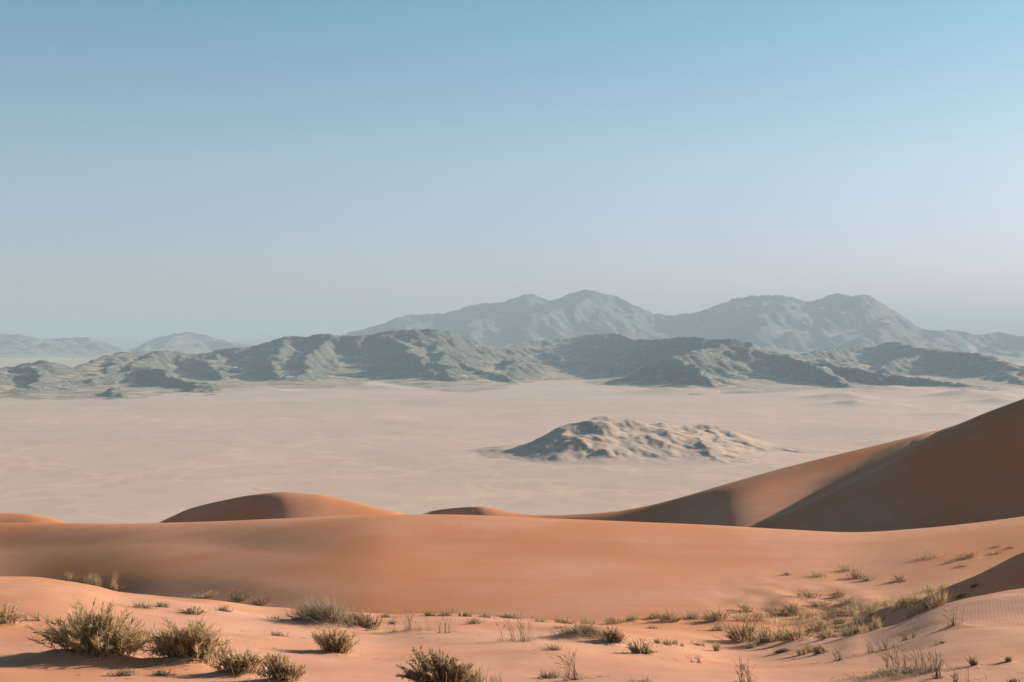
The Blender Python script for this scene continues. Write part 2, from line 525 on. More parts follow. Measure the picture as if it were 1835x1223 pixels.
NEAR_SKY = ('-250 640, 0 658, 40 652, 80 646, 105 650, 130 656, 175 640, 235 629, 300 628, 350 634, 400 625, 450 620, 500 606, 520 601, 545 603, 580 597, '
            '610 601, 650 600, 700 592, 740 590, 770 589, 810 594, 840 606, 870 618, 895 627, 920 618, 950 612, 1000 607, 1030 604, 1060 598, 1110 597, 1150 608, '
            '1190 606, 1240 602, 1275 607, 1310 606, 1345 612, 1370 625, 1400 632, 1430 634, 1480 625, 1530 622, 1560 621, 1600 611, 1640 620, 1700 628, 1760 633, 1800 644, 1835 655, 2100 640')
def base_dist(s):
    x, y = K(s)
    return ', '.join('%g %g' % (a, H*F/(b-CY)) for a, b in zip(x, y))
NEAR_BASE = base_dist('-250 716, 0 713, 120 712, 250 706, 330 698, 420 694, 560 692, 700 690, 800 693, 880 692, 950 676, 1000 668, 1050 667, 1100 680, 1180 692, 1240 702, 1330 700, 1420 696, 1490 688, 1530 670, 1580 672, 1640 685, 1700 692, 1790 698, 1835 694, 2100 700')
NEAR_RIDGE = '-250 3700, 0 3750, 120 3850, 180 4300, 300 4600, 400 4700, 550 4750, 750 4750, 860 4900, 930 6000, 1050 6200, 1120 5500, 1250 4600, 1350 4450, 1430 4800, 1530 6000, 1600 5700, 1700 4800, 1835 4600, 2100 4500'
build_range('near_hills', 'dark dissected rocky hills along the far side of the plain', NEAR_SKY, NEAR_RIDGE, NEAR_BASE,
            (-2500, 2500), (2780, 6900), 7.9, M_near, 11, 300.0, 0.75, 5, stretch=2.3, gain=0.45, spurs=(0.95, 0.60), dense=(1000, 1500))

FAR_SKY = ('300 640, 500 622, 600 602, 640 592, 690 578, 720 566, 760 563, 800 560, 850 545, 900 541, 950 526, 985 538, 1010 531, 1040 520, 1055 519, 1075 524, 1110 533, '
           '1150 552, 1190 564, 1240 561, 1280 548, 1330 532, 1380 529, 1410 530, 1450 540, 1500 526, 1530 530, 1555 528, 1580 542, 1620 566, 1660 591, 1720 592, 1750 600, 1790 595, 1835 602, 2000 590, 2200 600')
build_range('far_mountains', 'pale blue mountain massif rising behind the dark hills', FAR_SKY, '300 11500, 900 11300, 1400 11000, 2200 11300', base_dist('300 640, 900 645, 1400 647, 2200 645'),
            (-3000, 6000), (7800, 13400), 18.0, M_far, 23, 1050.0, 0.85, 4, stretch=1.5, gain=0.5, spurs=(0.95, 0.56))

LEFT_SKY = '-300 590, -100 594, 0 598, 40 600, 75 607, 110 606, 150 604, 180 612, 215 624, 232 626, 255 615, 280 606, 310 599, 340 595, 360 598, 380 604, 420 614, 450 618, 520 628, 600 640'
build_range('far_left_hills', 'hazy low mountains on the left horizon', LEFT_SKY, '-300 12700, 600 12700', '-300 10900, 200 10900, 260 10600, 600 10400',
            (-6500, -1100), (9300, 15000), 21.0, M_far, 37, 1000.0, 0.7, 4, stretch=1.5, spurs=(0.9, 0.42))
build_range('horizon_ridge', 'faintest ridge on the horizon seen between the left mountains', '-300 606, 100 612, 150 607, 200 606, 260 612, 420 610, 520 604, 620 612, 800 612', '-300 26000, 800 26000', '-300 22500, 800 22500',
            (-14000, 0), (21500, 29500), 60.0, M_far, 41, 2200.0, 0.6, 0)
build_range('knolls', 'small dark knolls at the left foot of the hills', '60 724, 105 714, 130 709, 150 711, 175 706, 190 697, 208 692, 222 696, 240 712, 262 722, 300 712, 335 693, 352 684, 380 687, 400 695, 420 708, 450 716, 520 726', '60 3120, 230 3150, 280 3350, 450 3450, 520 3450', '60 2930, 230 2950, 280 3120, 450 3220, 520 3250',
            (-1250, -480), (2700, 3800), 3.5, M_near, 53, 130.0, 0.9, 4)

HILL_SKY = ('500 832, 700 830, 850 824, 900 811, 925 800, 960 785, 985 771, 1005 761, 1020 757, 1040 754, 1060 748, 1075 743, 1090 743, 1105 750, 1117 752, 1125 747, 1135 748, 1150 755, '
            '1170 757, 1195 755, 1215 762, 1235 761, 1262 758, 1310 769, 1350 783, 1390 793, 1430 802, 1500 812, 1600 826')
def outcrops(X, Y):
    px = CX+F*X/Y
    m = np.exp(-((px-720)/130)**2)*np.exp(-((Y-1430)/38)**2)+0.6*np.exp(-((px-1330)/90)**2)*np.exp(-((Y-1420)/30)**2)
    return 3.2*m*np.clip(ridged(X/22, Y/40, 4, 91)-0.38, 0, 1)*2+4.5*np.exp(-((X-120)/150)**2-((Y-1480)/90)**2)*(1+0.5*fbm(X/30, Y/45, 4, 95))
build_range('rocky_hill', 'lone rocky hill standing on the pale plain', HILL_SKY, '500 1480, 850 1480, 1000 1530, 1080 1540, 1200 1600, 1260 1640, 1400 1600, 1600 1560',
            '500 1405, 850 1400, 1000 1400, 1080 1395, 1200 1400, 1300 1420, 1400 1440, 1600 1440', (-300, 520), (1280, 1900), 1.9, M_hill, 67, 95.0, 0.19, 2, rough=0.9, power=1.25, extra=outcrops, gain=0.56, spurs=(1.3, 0.33), soft=2)

# ------------------------------------------------------------------ the dune field (one continuous sand surface, cut at the hollows)
PX = np.concatenate([np.linspace(-900, -300, 50, endpoint=False), np.linspace(-300, -40, 90, endpoint=False), np.linspace(-40, 1875, 760, endpoint=False), np.linspace(1875, 2200, 110, endpoint=False), np.linspace(2200, 3000, 60)])
U = (PX-CX)/F
LINES, LY, LZ = [], {}, {}
def line(n, yk, pyk=None, zk=None):
    y = knots(yk, PX)
    z = -y*(knots(pyk, PX)-CY)/F if pyk else knots(zk, PX)
    LINES.append(n); LY[n] = y; LZ[n] = z
B1 = '-900 1015, -300 1028, 0 1034, 60 1036, 110 1040, 160 1047, 220 1060, 290 1066, 380 1073, 440 1082, 540 1093, 600 1097, 700 1105, 800 1104, 900 1107, 1000 1112, 1100 1120, 1200 1132, 1300 1146, 1400 1151, 1480 1147, 1540 1135, 1600 1118, 1690 1085, 1760 1070, 1835 1058, 2000 1035, 3000 930'
CREST = '-900 955, 0 937, 280 938, 500 930, 715 921, 760 921, 1000 929, 1200 937, 1400 948, 1530 954, 1650 947, 1750 937, 1835 926, 2000 905, 3000 850'
line('L0', '-900 1.2, 3000 1.2', zk='-900 -1.75, 3000 -1.75')
line('L0b', '-900 22, 3000 22', pyk='-900 1190, 0 1216, 500 1228, 900 1230, 1400 1230, 1835 1212, 3000 1120')
line('L1', '-900 48, 0 49, 300 53, 700 58, 1300 56, 1540 47, 1690 43, 1835 42, 3000 40', pyk=B1)
line('T1', '-900 88, 0 84, 300 77, 700 66, 1300 64, 1500 58, 1690 51, 1835 50, 3000 48', zk='-900 -17.6, 0 -16.2, 300 -14.5, 500 -13.75, 700 -13.2, 1100 -12.7, 1300 -12.55, 1500 -12.3, 1600 -12.3, 1690 -12.2, 1835 -11.9, 3000 -8.5')
line('L1b', '-900 98, 0 92, 300 85, 700 73, 1300 71, 1500 66, 1600 61, 1690 58, 1835 57, 3000 54', zk='-900 -16.6, 0 -15.35, 300 -13.8, 500 -13.25, 700 -12.95, 1100 -12.75, 1300 -12.8, 1450 -12.75, 1520 -12.4, 1600 -11.35, 1650 -10.7, 1690 -10.05, 1760 -9.3, 1835 -8.45, 2000 -7.3, 3000 -3.5')
line('T2', '-900 108, 0 99, 300 93, 700 80, 1300 80, 1500 76, 1690 70, 1835 68, 3000 66', zk='-900 -15.6, 0 -14.55, 300 -13.35, 700 -12.55, 1100 -12.65, 1300 -12.75, 1500 -12.85, 1600 -12.6, 1690 -12.2, 1835 -11.8, 3000 -9')
line('L2', '-900 116, 0 107, 300 102, 700 96, 1300 96, 1600 97, 1835 98, 3000 98', pyk=CREST)
t2 = (knots(CREST, PX)-CY)/F
LINES.append('T3'); LY['T3'] = knots('-900 124, 0 121, 300 119, 700 117, 1300 117, 1500 108, 3000 106', PX)
LZ['T3'] = -LY['T3']*np.maximum(t2, 0.125)-2.2
# beyond: small dune at the left edge, domed dune, low saddle, tall dune at the right with an added spur, shaped to stand in for a cast shadow edge
SK = ('-900 925, -300 905, -60 914, 0 918, 50 921, 80 926, 110 934, 150 950, 200 962, 250 958, 285 937, 310 925, 340 912, 400 897, 460 886, 510 882, 560 885, 620 896, 680 911, 715 920, 737 926, '
      '760 919, 785 914, 810 911, 860 908, 880 910, 900 914, 940 921, 970 923, 1000 923, 1050 921, 1100 917, 1150 909, 1200 897, 1300 868, 1400 840, 1500 815, 1600 791, 1690 768, 1715 761, 1760 742, 1800 727, 1835 714, 1950 675, 2100 640, 3000 560')
tc = (knots(SK, PX)-CY)/F
tb = (knots('-900 1006, 1100 990, 1200 978, 1300 958, 1350 943, 1400 924, 1450 902, 1500 877, 1600 824, 1690 769, 1715 761.5, 1760 742.5, 1800 727.5, 1835 714.5, 1950 675.5, 2100 640.5, 3000 560.5', PX)-CY)/F
tm = (knots('-900 985, 200 985, 285 962, 500 955, 700 955, 1000 965, 1150 965, 1200 942, 1250 926, 1300 908, 1350 890, 1450 860, 1550 824, 1640 784.5, 1690 769, 1715 762, 1760 743, 1800 728, 1835 715, 1950 676, 2100 641, 3000 561', PX)-CY)/F
ya = knots('-900 130, 0 126, 300 123, 1200 121, 1300 120, 1400 123, 1500 124, 1690 125, 1835 124, 3000 122', PX)
yn = ya+knots('-900 4, 1200 4, 1300 4, 3000 4', PX)
s2 = knots('-900 .38, 100 .38, 200 .4, 285 .42, 430 .42, 520 .40, 600 .40, 715 .34, 760 .5, 880 .5, 1000 .4, 1200 .36, 1300 .32, 1400 .28, 1500 .22, 1600 .12, 1690 .03, 3000 .03', PX)
y3 = knots('-900 150, 200 150, 285 147, 400 144, 510 142, 720 142, 760 150, 860 147, 1000 148, 1200 148, 1300 149, 1400 149.5, 1500 150.5, 1600 153, 1690 159, 1835 164, 3000 168', PX)
ym = np.maximum(y3*(tc+s2)/(tm+s2), yn+3)
wm = sstep(1200, 1300, PX)
ym = ym*(1-wm)+wm*knots('-900 137, 1300 137, 1400 141, 1450 143, 1550 147, 1640 151, 1690 154, 1835 158, 3000 162', PX)
ym = np.minimum(ym, y3-2)
LINES += ['L3a', 'L3n', 'L3m', 'L3']
hid = sstep(1680, 1730, PX)
LY['L3a'] = ya; LZ['L3a'] = -ya*tb
LY['L3n'] = yn; LZ['L3n'] = -yn*np.maximum(tb, tm)-0.3
zf = np.clip(-ym*tm-0.05*(ym-yn), -yn*tb-0.25, -yn*tb+0.5)      # terrace added behind the spur, shaped to stay lit along the shade edge
wf = sstep(1200, 1330, PX)
LZ['L3n'] = LZ['L3n']*(1-wf)+zf*wf
LY['L3m'] = ym; LZ['L3m'] = -ym*tm-1.5*hid
LY['L3'] = y3; LZ['L3'] = -y3*tc-2.5*hid
for n, dy, z in (('T4', 60, None), ('L5', 0, -64.0), ('L6', 0, -104.0), ('L7', 0, -126.0)):
    LINES.append(n)
    LY[n] = y3+dy if dy else 0*PX+{'L5': 420.0, 'L6': 720.0, 'L7': 920.0}[n]
    LZ[n] = -LY[n]*np.maximum(tc, 0.128)-7.0 if z is None else 0*PX+z
CY_ = np.stack([LY[n] for n in LINES]); CZ_ = np.stack([LZ[n] for n in LINES])
SMOOTH = {'L0b': 12, 'L1': 3, 'T1': 10, 'L1b': 5, 'T2': 10, 'L2': 4, 'T3': 8, 'L3a': 4, 'L3n': 6, 'L3m': 8, 'L3': 1}
for i, n in enumerate(LINES):
    if n in SMOOTH:
        CY_[i] = blur1(CY_[i], max(SMOOTH[n], 4), 0); CZ_[i] = blur1(CZ_[i], SMOOTH[n], 0)
SHARP = {'L3a', 'L3'}
nk = len(LINES)
hh = np.diff(CY_, axis=0); dd = np.diff(CZ_, axis=0)/hh
mN = np.zeros_like(CY_); mF = np.zeros_like(CY_)
mN[0] = mF[0] = dd[0]; mN[-1] = mF[-1] = dd[-1]
for i in range(1, nk-1):
    w1 = 2*hh[i]+hh[i-1]; w2 = hh[i]+2*hh[i-1]
    same = dd[i-1]*dd[i] > 0
    hm = np.where(same, (w1+w2)/(w1/np.where(same, dd[i-1], 1)+w2/np.where(same, dd[i], 1)), 0)
    if LINES[i] in SHARP:
        mN[i] = dd[i-1]*0.85+hm*0.15; mF[i] = dd[i]*0.85+hm*0.15
    else:
        mN[i] = mF[i] = hm
tt = -CZ_/CY_            # slope of the line of sight at each line: a rounded crest is tangent to it
for n, wgt in (('L1', 1-sstep(1000, 1080, PX)*(1-sstep(1500, 1560, PX))), ('L1b', sstep(1540, 1600, PX)), ('L2', 1+0*PX), ('L3a', sstep(1380, 1420, PX)), ('L3', 1+0*PX)):
    i = LINES.index(n)
    mN[i] = mN[i]*(1-wgt)-tt[i]*wgt; mF[i] = mF[i]*(1-wgt)-tt[i]*wgt
ROWS = {'L0': 24, 'L0b': 110, 'L1': 26, 'T1': 30, 'L1b': 24, 'T2': 54, 'L2': 24, 'T3': 36, 'L3a': 10, 'L3n': 24, 'L3m': 36, 'L3': 14, 'T4': 8, 'L5': 8, 'L6': 8}
gy, gz, band = [], [], []
for i in range(nk-1):
    n = ROWS[LINES[i]]
    for t in np.linspace(0, 1, n, endpoint=(i == nk-2)):
        h_ = hh[i]
        gy.append(CY_[i]+t*h_)
        gz.append((1+2*t)*(1-t)**2*CZ_[i]+t*(1-t)**2*h_*mF[i]+t*t*(3-2*t)*CZ_[i+1]+t*t*(t-1)*h_*mN[i+1])
        band.append(i)
GY = np.array(gy); GZ = np.array(gz); band = np.array(band)
GX = GY*U[None, :]
GPX = np.repeat(PX[None, :], len(GY), 0)
near_w = (1-sstep(52, 66, GY))*sstep(6, 16, GY)
GZ += near_w*(0.16*fbm(GX/8.0, GY/10.0, 2, 101)+0.025*fbm(GX/1.8, GY/2.4, 2, 102))
GZ += (sstep(60, 70, GY)*(1-sstep(100, 130, GY)))*(0.07*fbm(GX/14.0, GY/20.0, 2, 105))
# hummocky sand in the hollow where the plants grow
hum = np.exp(-((GPX-1430)/150)**2)*np.exp(-((GY-64)/9)**2)
GZ += hum*0.3*np.clip(fbm(GX/3.0, GY/4.5, 2, 111), -0.3, 1)

def grid_row(px):
    return np.interp(px, PX, np.arange(len(PX)))
def column(px, A):
    c = grid_row(px); i = int(min(max(c, 0), len(PX)-2)); f = c-i
    return A[:, i]*(1-f)+A[:, i+1]*f
def on_sand(px, py):
    """first point of the sand that the pixel's line of sight meets"""
    yy = column(px, GY); zz = column(px, GZ)
    p = CY-zz/yy*F
    run = np.minimum.accumulate(p)
    j = int(np.argmax(run <= py)) if (run <= py).any() else len(p)-1
    j = max(j, 1)
    t = (p[j-1]-py)/(p[j-1]-p[j]) if p[j-1] > p[j] else 1.0
    t = min(max(t, 0), 1)
    y = yy[j-1]+(yy[j]-yy[j-1])*t
    return (px-CX)/F*y, y
def sand_z(x, y):
    px = CX+F*x/y
    return float(np.interp(y, column(px, GY), column(px, GZ)))

# mounds of sand caught by the plants: pixel of the foot, width px, height m
# ------------------------------------------------------------------ plants: one row per plant of the photograph
# x, y of the foot, width, height in photo pixels | kind | mound height m | label
# kinds: B olive straw bush, D dark bush, G upright grass, M grey matted grass, S long dry stalks, T small dry tuft
PLANTS = []
def P(x, y, wd, ht, kind, mound, label, group=None):
    PLANTS.append((x, y, wd, ht, kind, mound, label, group))
# left foreground
P(172, 1190, 176, 98, 'B', .34, 'largest straw coloured bush, casting a long dark shadow at the lower left')
P(340, 1196, 118, 92, 'B', .25, 'straggly olive bush just right of the largest bush at the lower left')
P(430, 1213, 84, 56, 'B', .15, 'small olive bush between the straggly bush and the low one at the bottom edge')
P(506, 1224, 66, 56, 'B', .12, 'olive bush cut by the bottom edge below the round bush')
P(2, 1120, 70, 36, 'B', .1, 'dark olive bush cut off by the left edge of the picture')
P(131, 1038, 20, 18, 'G', .03, 'small lone straw tuft on the brow at far left')
P(168, 1045, 26, 22, 'G', .03, 'leftmost of the three yellow tufts in a row on the left brow')
P(188, 1050, 30, 22, 'G', .03, 'middle one of the three yellow tufts in a row on the left brow')
P(209, 1056, 26, 17, 'G', .03, 'rightmost of the three yellow tufts in a row on the left brow')
P(257, 1091, 36, 12, 'T', .05, 'low dark dry tuft above the straggly bush on the bare sand')
P(292, 1089, 26, 12, 'T', .02, 'thin dry twigs between two low tufts above the straggly bush')
P(345, 1102, 38, 16, 'D', .06, 'low dark bush behind the straggly olive bush')
P(365, 1073, 38, 16, 'B', .05, 'low straw bush on the brow, left of the dark green one')
P(423, 1080, 40, 24, 'D', .05, 'dark green bush with a pale right side on the left brow')
P(470, 1085, 24, 19, 'D', .04, 'small round bush alone on the brow left of the grey matted mound')
P(403, 1096, 16, 12, 'T', 0, 'tiny sparse stalks below the dark green brow bush')
P(60, 1113, 26, 14, 'S', 0, 'short bent stalks between the edge bush and the largest bush')
P(292, 1211, 26, 14, 'T', 0, 'tiny dry tuft at the foot of the straggly bush')
P(222, 1212, 40, 14, 'T', .02, 'dead twigs lying below the largest bush')
# centre
P(590, 1127, 104, 44, 'M', .42, 'grey matted grass bush over a sand mound, widest in the centre left')
P(656, 1132, 48, 34, 'D', .14, 'dark bush at the right end of the grey matted mound')
P(599, 1174, 66, 58, 'B', .14, 'round dense bush with a dark shadow in front of the grey matted mound')
P(738, 1136, 84, 42, 'S', .14, 'arching dry stalks with dark litter right of the grey matted mound')
P(797, 1135, 18, 28, 'S', 0, 'single leaning stalks to the right of the arching dry stalks')
P(850, 1119, 24, 12, 'T', .03, 'small straw tuft with a streak of shadow on centre sand')
P(692, 1107, 24, 10, 'T', 0, 'tiny tuft on the brow just right of the dark mound bush')
P(703, 1119, 14, 8, 'T', 0, 'speck of dry grass left of the arching stalks')
P(770, 1104, 22, 12, 'T', 0, 'first tiny tuft on the centre brow behind the arching stalks')
P(800, 1104, 26, 14, 'T', 0, 'second tiny tuft on the centre brow, behind the single leaning stalks')
P(836, 1105, 24, 14, 'G', 0, 'short dry grass tuft on the centre brow, above the small straw tuft')
P(872, 1107, 26, 9, 'T', 0, 'lowest tiny tuft on the centre brow')
P(916, 1109, 34, 15, 'D', .04, 'dark low tuft on the brow behind the tall bare stalks')
P(786, 1238, 112, 76, 'D', .2, 'large dark bush rising from the bottom edge in the centre')
P(857, 1238, 84, 46, 'G', .06, 'yellow grass along the bottom edge, right of the large dark bush')
P(497, 1112, 34, 9, 'T', .02, 'dry twigs on bare sand left of the grey matted mound')
P(500, 1140, 26, 9, 'T', 0, 'faint dry grass below the left end of the grey matted mound')
P(936, 1152, 96, 52, 'S', .05, 'group of tall bare stalks standing in the centre of the sand')
P(990, 1166, 34, 12, 'T', 0, 'dead twigs at the right foot of the tall bare stalks')
# centre right
P(969, 1115, 22, 8, 'T', 0, 'small tuft on the brow just right of the tall bare stalks')
P(1010, 1118, 32, 13, 'D', .05, 'small dark tuft on the brow, left of the upright straw one')
P(1001, 1127, 22, 8, 'D', .04, 'dark low tuft on the sand just in front of the brow')
P(1054, 1119, 22, 15, 'G', .03, 'upright straw tuft on the brow above the mound with dry twigs')
P(1103, 1119, 36, 18, 'B', .06, 'straw bush on the brow with a dark left side')
P(1136, 1114, 22, 10, 'T', .16, 'pale tuft on a small lump of sand')
P(1176, 1109, 26, 13, 'D', .06, 'smaller dark bush touching the left of the dark twin bush')
P(1204, 1115, 36, 23, 'D', .1, 'larger dark twin bush in the middle of the plain brow')
P(1243, 1110, 28, 16, 'T', .04, 'thin straw tuft between the dark twin bush and the pointed bush')
P(1285, 1115, 42, 26, 'D', .08, 'pointed dark bush at the left start of the plant band')
P(1289, 1131, 24, 14, 'T', .04, 'small straw tuft below the pointed dark bush')
P(1060, 1152, 84, 22, 'M', .34, 'dead grey twigs draped over an orange sand mound')
P(1100, 1158, 34, 34, 'D', .12, 'dark upright bush at the right end of the twig covered mound')
P(1148, 1173, 32, 28, 'D', .06, 'round dark bush alone, right of the twig covered mound')
P(1168, 1127, 18, 7, 'T', 0, 'speck of straw below the dark twin bush')
P(1188, 1156, 24, 16, 'G', .03, 'leftmost of three pale tufts in a row on the right sand')
P(1214, 1157, 20, 12, 'G', .02, 'middle one of three pale tufts in a row on the right sand')
P(1250, 1157, 26, 10, 'G', .02, 'rightmost and flattest of three pale tufts in a row')
P(1283, 1168, 20, 20, 'G', .03, 'spiky tuft with a pale foot, left of the big dark bush')
P(1247, 1188, 18, 16, 'S', 0, 'few thin stalks alone on the sand below three pale tufts')
P(1040, 1220, 56, 60, 'S', .03, 'tall thin stalks by the bottom edge in the centre')
P(990, 1216, 50, 14, 'T', .02, 'dead sticks lying left of the tall thin stalks')
P(1147, 1230, 44, 20, 'G', 0, 'yellow grass tips at the bottom edge, right of the tall thin stalks')
P(1338, 1230, 62, 50, 'S', .02, 'long curved stalks at the bottom edge on the right')
# on the smooth dune
P(1410, 1031, 12, 7, 'T', 0, 'leftmost speck of grass on the smooth dune')
P(1467, 1034, 26, 10, 'T', .02, 'small twigs on the smooth dune, right of the leftmost speck')
P(1516, 1024, 24, 11, 'T', .03, 'upper tuft of the slanting pair on the smooth dune')
P(1534, 1037, 24, 14, 'D', .03, 'lower tuft of the slanting pair on the smooth dune')
P(1555, 1041, 16, 11, 'T', .02, 'thin tuft just right of the slanting pair')
P(1612, 1042, 20, 11, 'D', .03, 'lone dark round bush on the smooth dune')
P(1668, 1001, 40, 12, 'T', .05, 'dark flat tuft at the left of the patch near the dune top')
P(1700, 1010, 20, 7, 'T', .03, 'low tuft below the middle of the patch near the dune top')
P(1738, 1001, 36, 14, 'D', .06, 'darkest tuft of the patch near the dune top')
P(1724, 1016, 26, 7, 'T', .03, 'flat tuft below the darkest one near the dune top')
P(1784, 993, 24, 7, 'T', .02, 'flat dry tuft near the right edge above the shaded slope')
P(1787, 981, 20, 6, 'T', .02, 'left one of two faint tufts highest on the dune')
P(1811, 983, 20, 6, 'T', .02, 'right one of two faint tufts highest on the dune')
# the plant band in the hollow on the right
P(1450, 1074, 40, 17, 'D', .08, 'bush with the longest shadow above the plant band')
P(1505, 1071, 24, 14, 'D', .06, 'dark upper bush of the close pair above the plant band')
P(1518, 1083, 24, 14, 'B', .05, 'paler lower bush of the close pair above the plant band')
P(1472, 1088, 30, 15, 'B', .06, 'straw bush between the long shadowed bush and the band')
P(1332, 1096, 30, 16, 'B', .06, 'straw bush standing highest at the left end of the band')
P(1346, 1114, 58, 21, 'B', .08, 'wide olive bush at the left end of the band')
P(1394, 1104, 34, 17, 'D', .07, 'dark bush in the upper middle of the band, left of its twin')
P(1422, 1105, 28, 21, 'D', .07, 'taller dark bush in the upper middle of the band')
P(1441, 1109, 22, 18, 'G', .04, 'upright grass at the right of the two dark upper bushes')
P(1402, 1122, 60, 19, 'G', .06, 'wide pale grass in the centre of the band')
P(1331, 1152, 44, 34, 'D', .14, 'big dark bush at the lower left corner of the band')
P(1367, 1156, 36, 26, 'D', .1, 'dark bush touching the right of the lower left corner bush')
P(1396, 1150, 38, 30, 'B', .1, 'olive bush with pale grass at the lower edge of the band')
P(1428, 1150, 40, 26, 'B', .1, 'olive bush right of centre at the lower edge of the band')
P(1488, 1112, 56, 24, 'D', .16, 'wide dark bush over a shaded mound in the band')
P(1530, 1107, 34, 19, 'B', .08, 'reddish straw bush right of the shaded mound')
P(1505, 1118, 20, 13, 'D', .04, 'small dark bush below the shaded mound')
P(1563, 1107, 50, 26, 'G', .06, 'tall upright grass at the left foot of the shaded slope')
P(1587, 1086, 30, 11, 'B', .04, 'low bush on sunlit sand above the tall upright grass')
P(1549, 1128, 58, 22, 'D', .1, 'darkest wide bush where the shaded slope begins')
P(1474, 1127, 36, 19, 'B', .06, 'grey olive bush in the middle right of the band')
P(1504, 1142, 42, 20, 'G', .04, 'yellow green grass along the lower right of the band')
P(1536, 1137, 30, 19, 'G', .03, 'grass tuft on the edge of the rippled dune, left of the plume')
P(1566, 1130, 22, 22, 'G', .02, 'single plume of grass on the edge of the rippled dune')
P(1484, 1147, 24, 18, 'D', .08, 'dark bush under a pale lump at the lower right of the band')
P(1616, 1088, 36, 18, 'G', .04, 'grass on the rim of the shaded slope, lower tuft')
P(1652, 1074, 40, 22, 'G', .03, 'grass on the rim of the shaded slope, middle tuft')
P(1682, 1058, 36, 16, 'G', .03, 'grass on the rim of the shaded slope, upper tuft')
P(1651, 1099, 30, 26, 'G', .02, 'sunlit grass in front of the shaded slope, left clump')
P(1681, 1088, 28, 24, 'G', .02, 'sunlit grass in front of the shaded slope, right clump')
P(1722, 1070, 16, 8, 'D', 0, 'larger dark speck of grass on the shaded slope')
P(1745, 1052, 12, 7, 'D', 0, 'smaller dark speck of grass high on the shaded slope')
# right foreground
P(1405, 1169, 20, 11, 'M', .02, 'little arched tuft below the band')
P(1346, 1162, 14, 12, 'T', 0, 'thin pale sprig below the dark bushes of the band')
P(1449, 1172, 26, 24, 'G', .02, 'pale upright grass below the band')
P(1474, 1173, 32, 20, 'B', .06, 'bush with a dark foot beside the pale upright grass')
P(1505, 1184, 20, 20, 'S', .02, 'leaning tuft alone below the rippled dune')
P(1722, 1126, 48, 34, 'S', .12, 'bright dry straw tuft with a dark shadow on the rippled dune')
P(1580, 1166, 44, 22, 'S', 0, 'faint thin stalks above the dark mat of litter')
P(1628, 1146, 26, 16, 'S', 0, 'two pale curved stalks on the slope of the rippled dune')
P(1632, 1212, 110, 14, 'M', .14, 'low dark mat of dead grass near the bottom right')
P(1596, 1208, 30, 58, 'S', 0, 'tall dark stalks at the left end of the dead mat')
P(1622, 1200, 20, 40, 'S', 0, 'forked stalk behind the dead mat')
P(1648, 1205, 16, 46, 'S', 0, 'tallest single stalk rising from the middle of the dead mat')
P(1667, 1211, 26, 34, 'S', 0, 'thin stalks right of the middle of the dead mat')
P(1690, 1216, 24, 40, 'S', 0, 'dense dark stalks at the right end of the dead mat')
P(1744, 1194, 16, 21, 'G', .03, 'short green tuft with a streak of shadow at lower right')
P(1809, 1188, 14, 14, 'G', .03, 'small dry tuft nearest the right edge')
P(1717, 1230, 40, 30, 'S', 0, 'stalk tips at the bottom edge below the dead mat')
P(1818, 1226, 16, 12, 'T', 0, 'tiny dry tuft in the bottom right corner')
P(1687, 1154, 14, 6, 'T', 0, 'speck of litter on bare sand at right')
SPOTS = []
for x, y, wd, ht, kind, mound, label, group in PLANTS:
    X_, Y_ = on_sand(x, min(y, 1222) if y <= 1223 else y)
    k_ = 1.0 if ht > 40 else (1.6 if 1300 < x < 1700 and y < 1165 else 1.22)
    SPOTS.append((X_, Y_, wd*k_*Y_/F, ht*(1+(k_-1)*0.6)*Y_/F))
for (X_, Y_, W_, H_), (x, y, wd, ht, kind, mound, label, group) in zip(SPOTS, PLANTS):
    if mound > 0:
        rx = max(W_*0.48, 0.12); ry = max(W_*0.42, 0.12)
        # steeper on the windward side, a short tail in the lee
        c0, c1 = int(np.searchsorted(PX, x-wd*3-60)), int(np.searchsorted(PX, x+wd*3+60))
        rr = np.nonzero((np.abs(GY[:, c0:c1]-Y_) < 3.5*ry+0.3).any(1))[0]
        sl = (slice(rr[0], rr[-1]+1), slice(c0, c1))
        gx, gy_ = GX[sl], GY[sl]
        dx = (gx-X_); dx = np.where(dx < 0, dx/(rx*1.5), dx/(rx*0.85))
        q = dx**2+((gy_-Y_)/ry)**2
        GZ[sl] += mound*0.8*np.exp(-q)*(1+0.25*np.clip(perlin(gx*3.1, gy_*2.3, 7), -1, 1))

# ripple strength: combed slope of the near dune on the right, faint elsewhere
gpy = CY-GZ/GY*F
rip = 0.14+0.86*sstep(1560, 1680, GPX)*(1-sstep(1105, 1150, gpy))*(GY < 46)
rip = rip+0.12*(1-sstep(40, 160, GPX))*sstep(1170, 1200, gpy)*(GY < 40)
rip = rip*(1-sstep(50, 62, GY))
near_a = 1-sstep(50, 64, GY)
GN = grid_normals(GX, GY, GZ)
i_t1 = int(np.argmax(band >= LINES.index('T1'))); i_t3 = int(np.argmax(band >= LINES.index('T3')))
def dune(name, label, r0, r1, c0=0, c1=None):
    s = (slice(r0, r1), slice(c0, c1))
    o = grid_mesh(name, GX[s], GY[s], GZ[s], M_sand, GN[s], {'ripple': rip[s], 'near': near_a[s]})
    tag(o, label, 'sand dune', 'structure')
dune('foreground_sand', 'gently sloping pink orange sand with scattered plants in the foreground', 0, i_t1+1)
dune('sand_dune', 'smooth orange sand dune crossing the whole picture, dark at its left', i_t1, i_t3+1)
cut = [0, int(grid_row(200)), int(grid_row(737)), int(grid_row(985)), len(PX)-1]
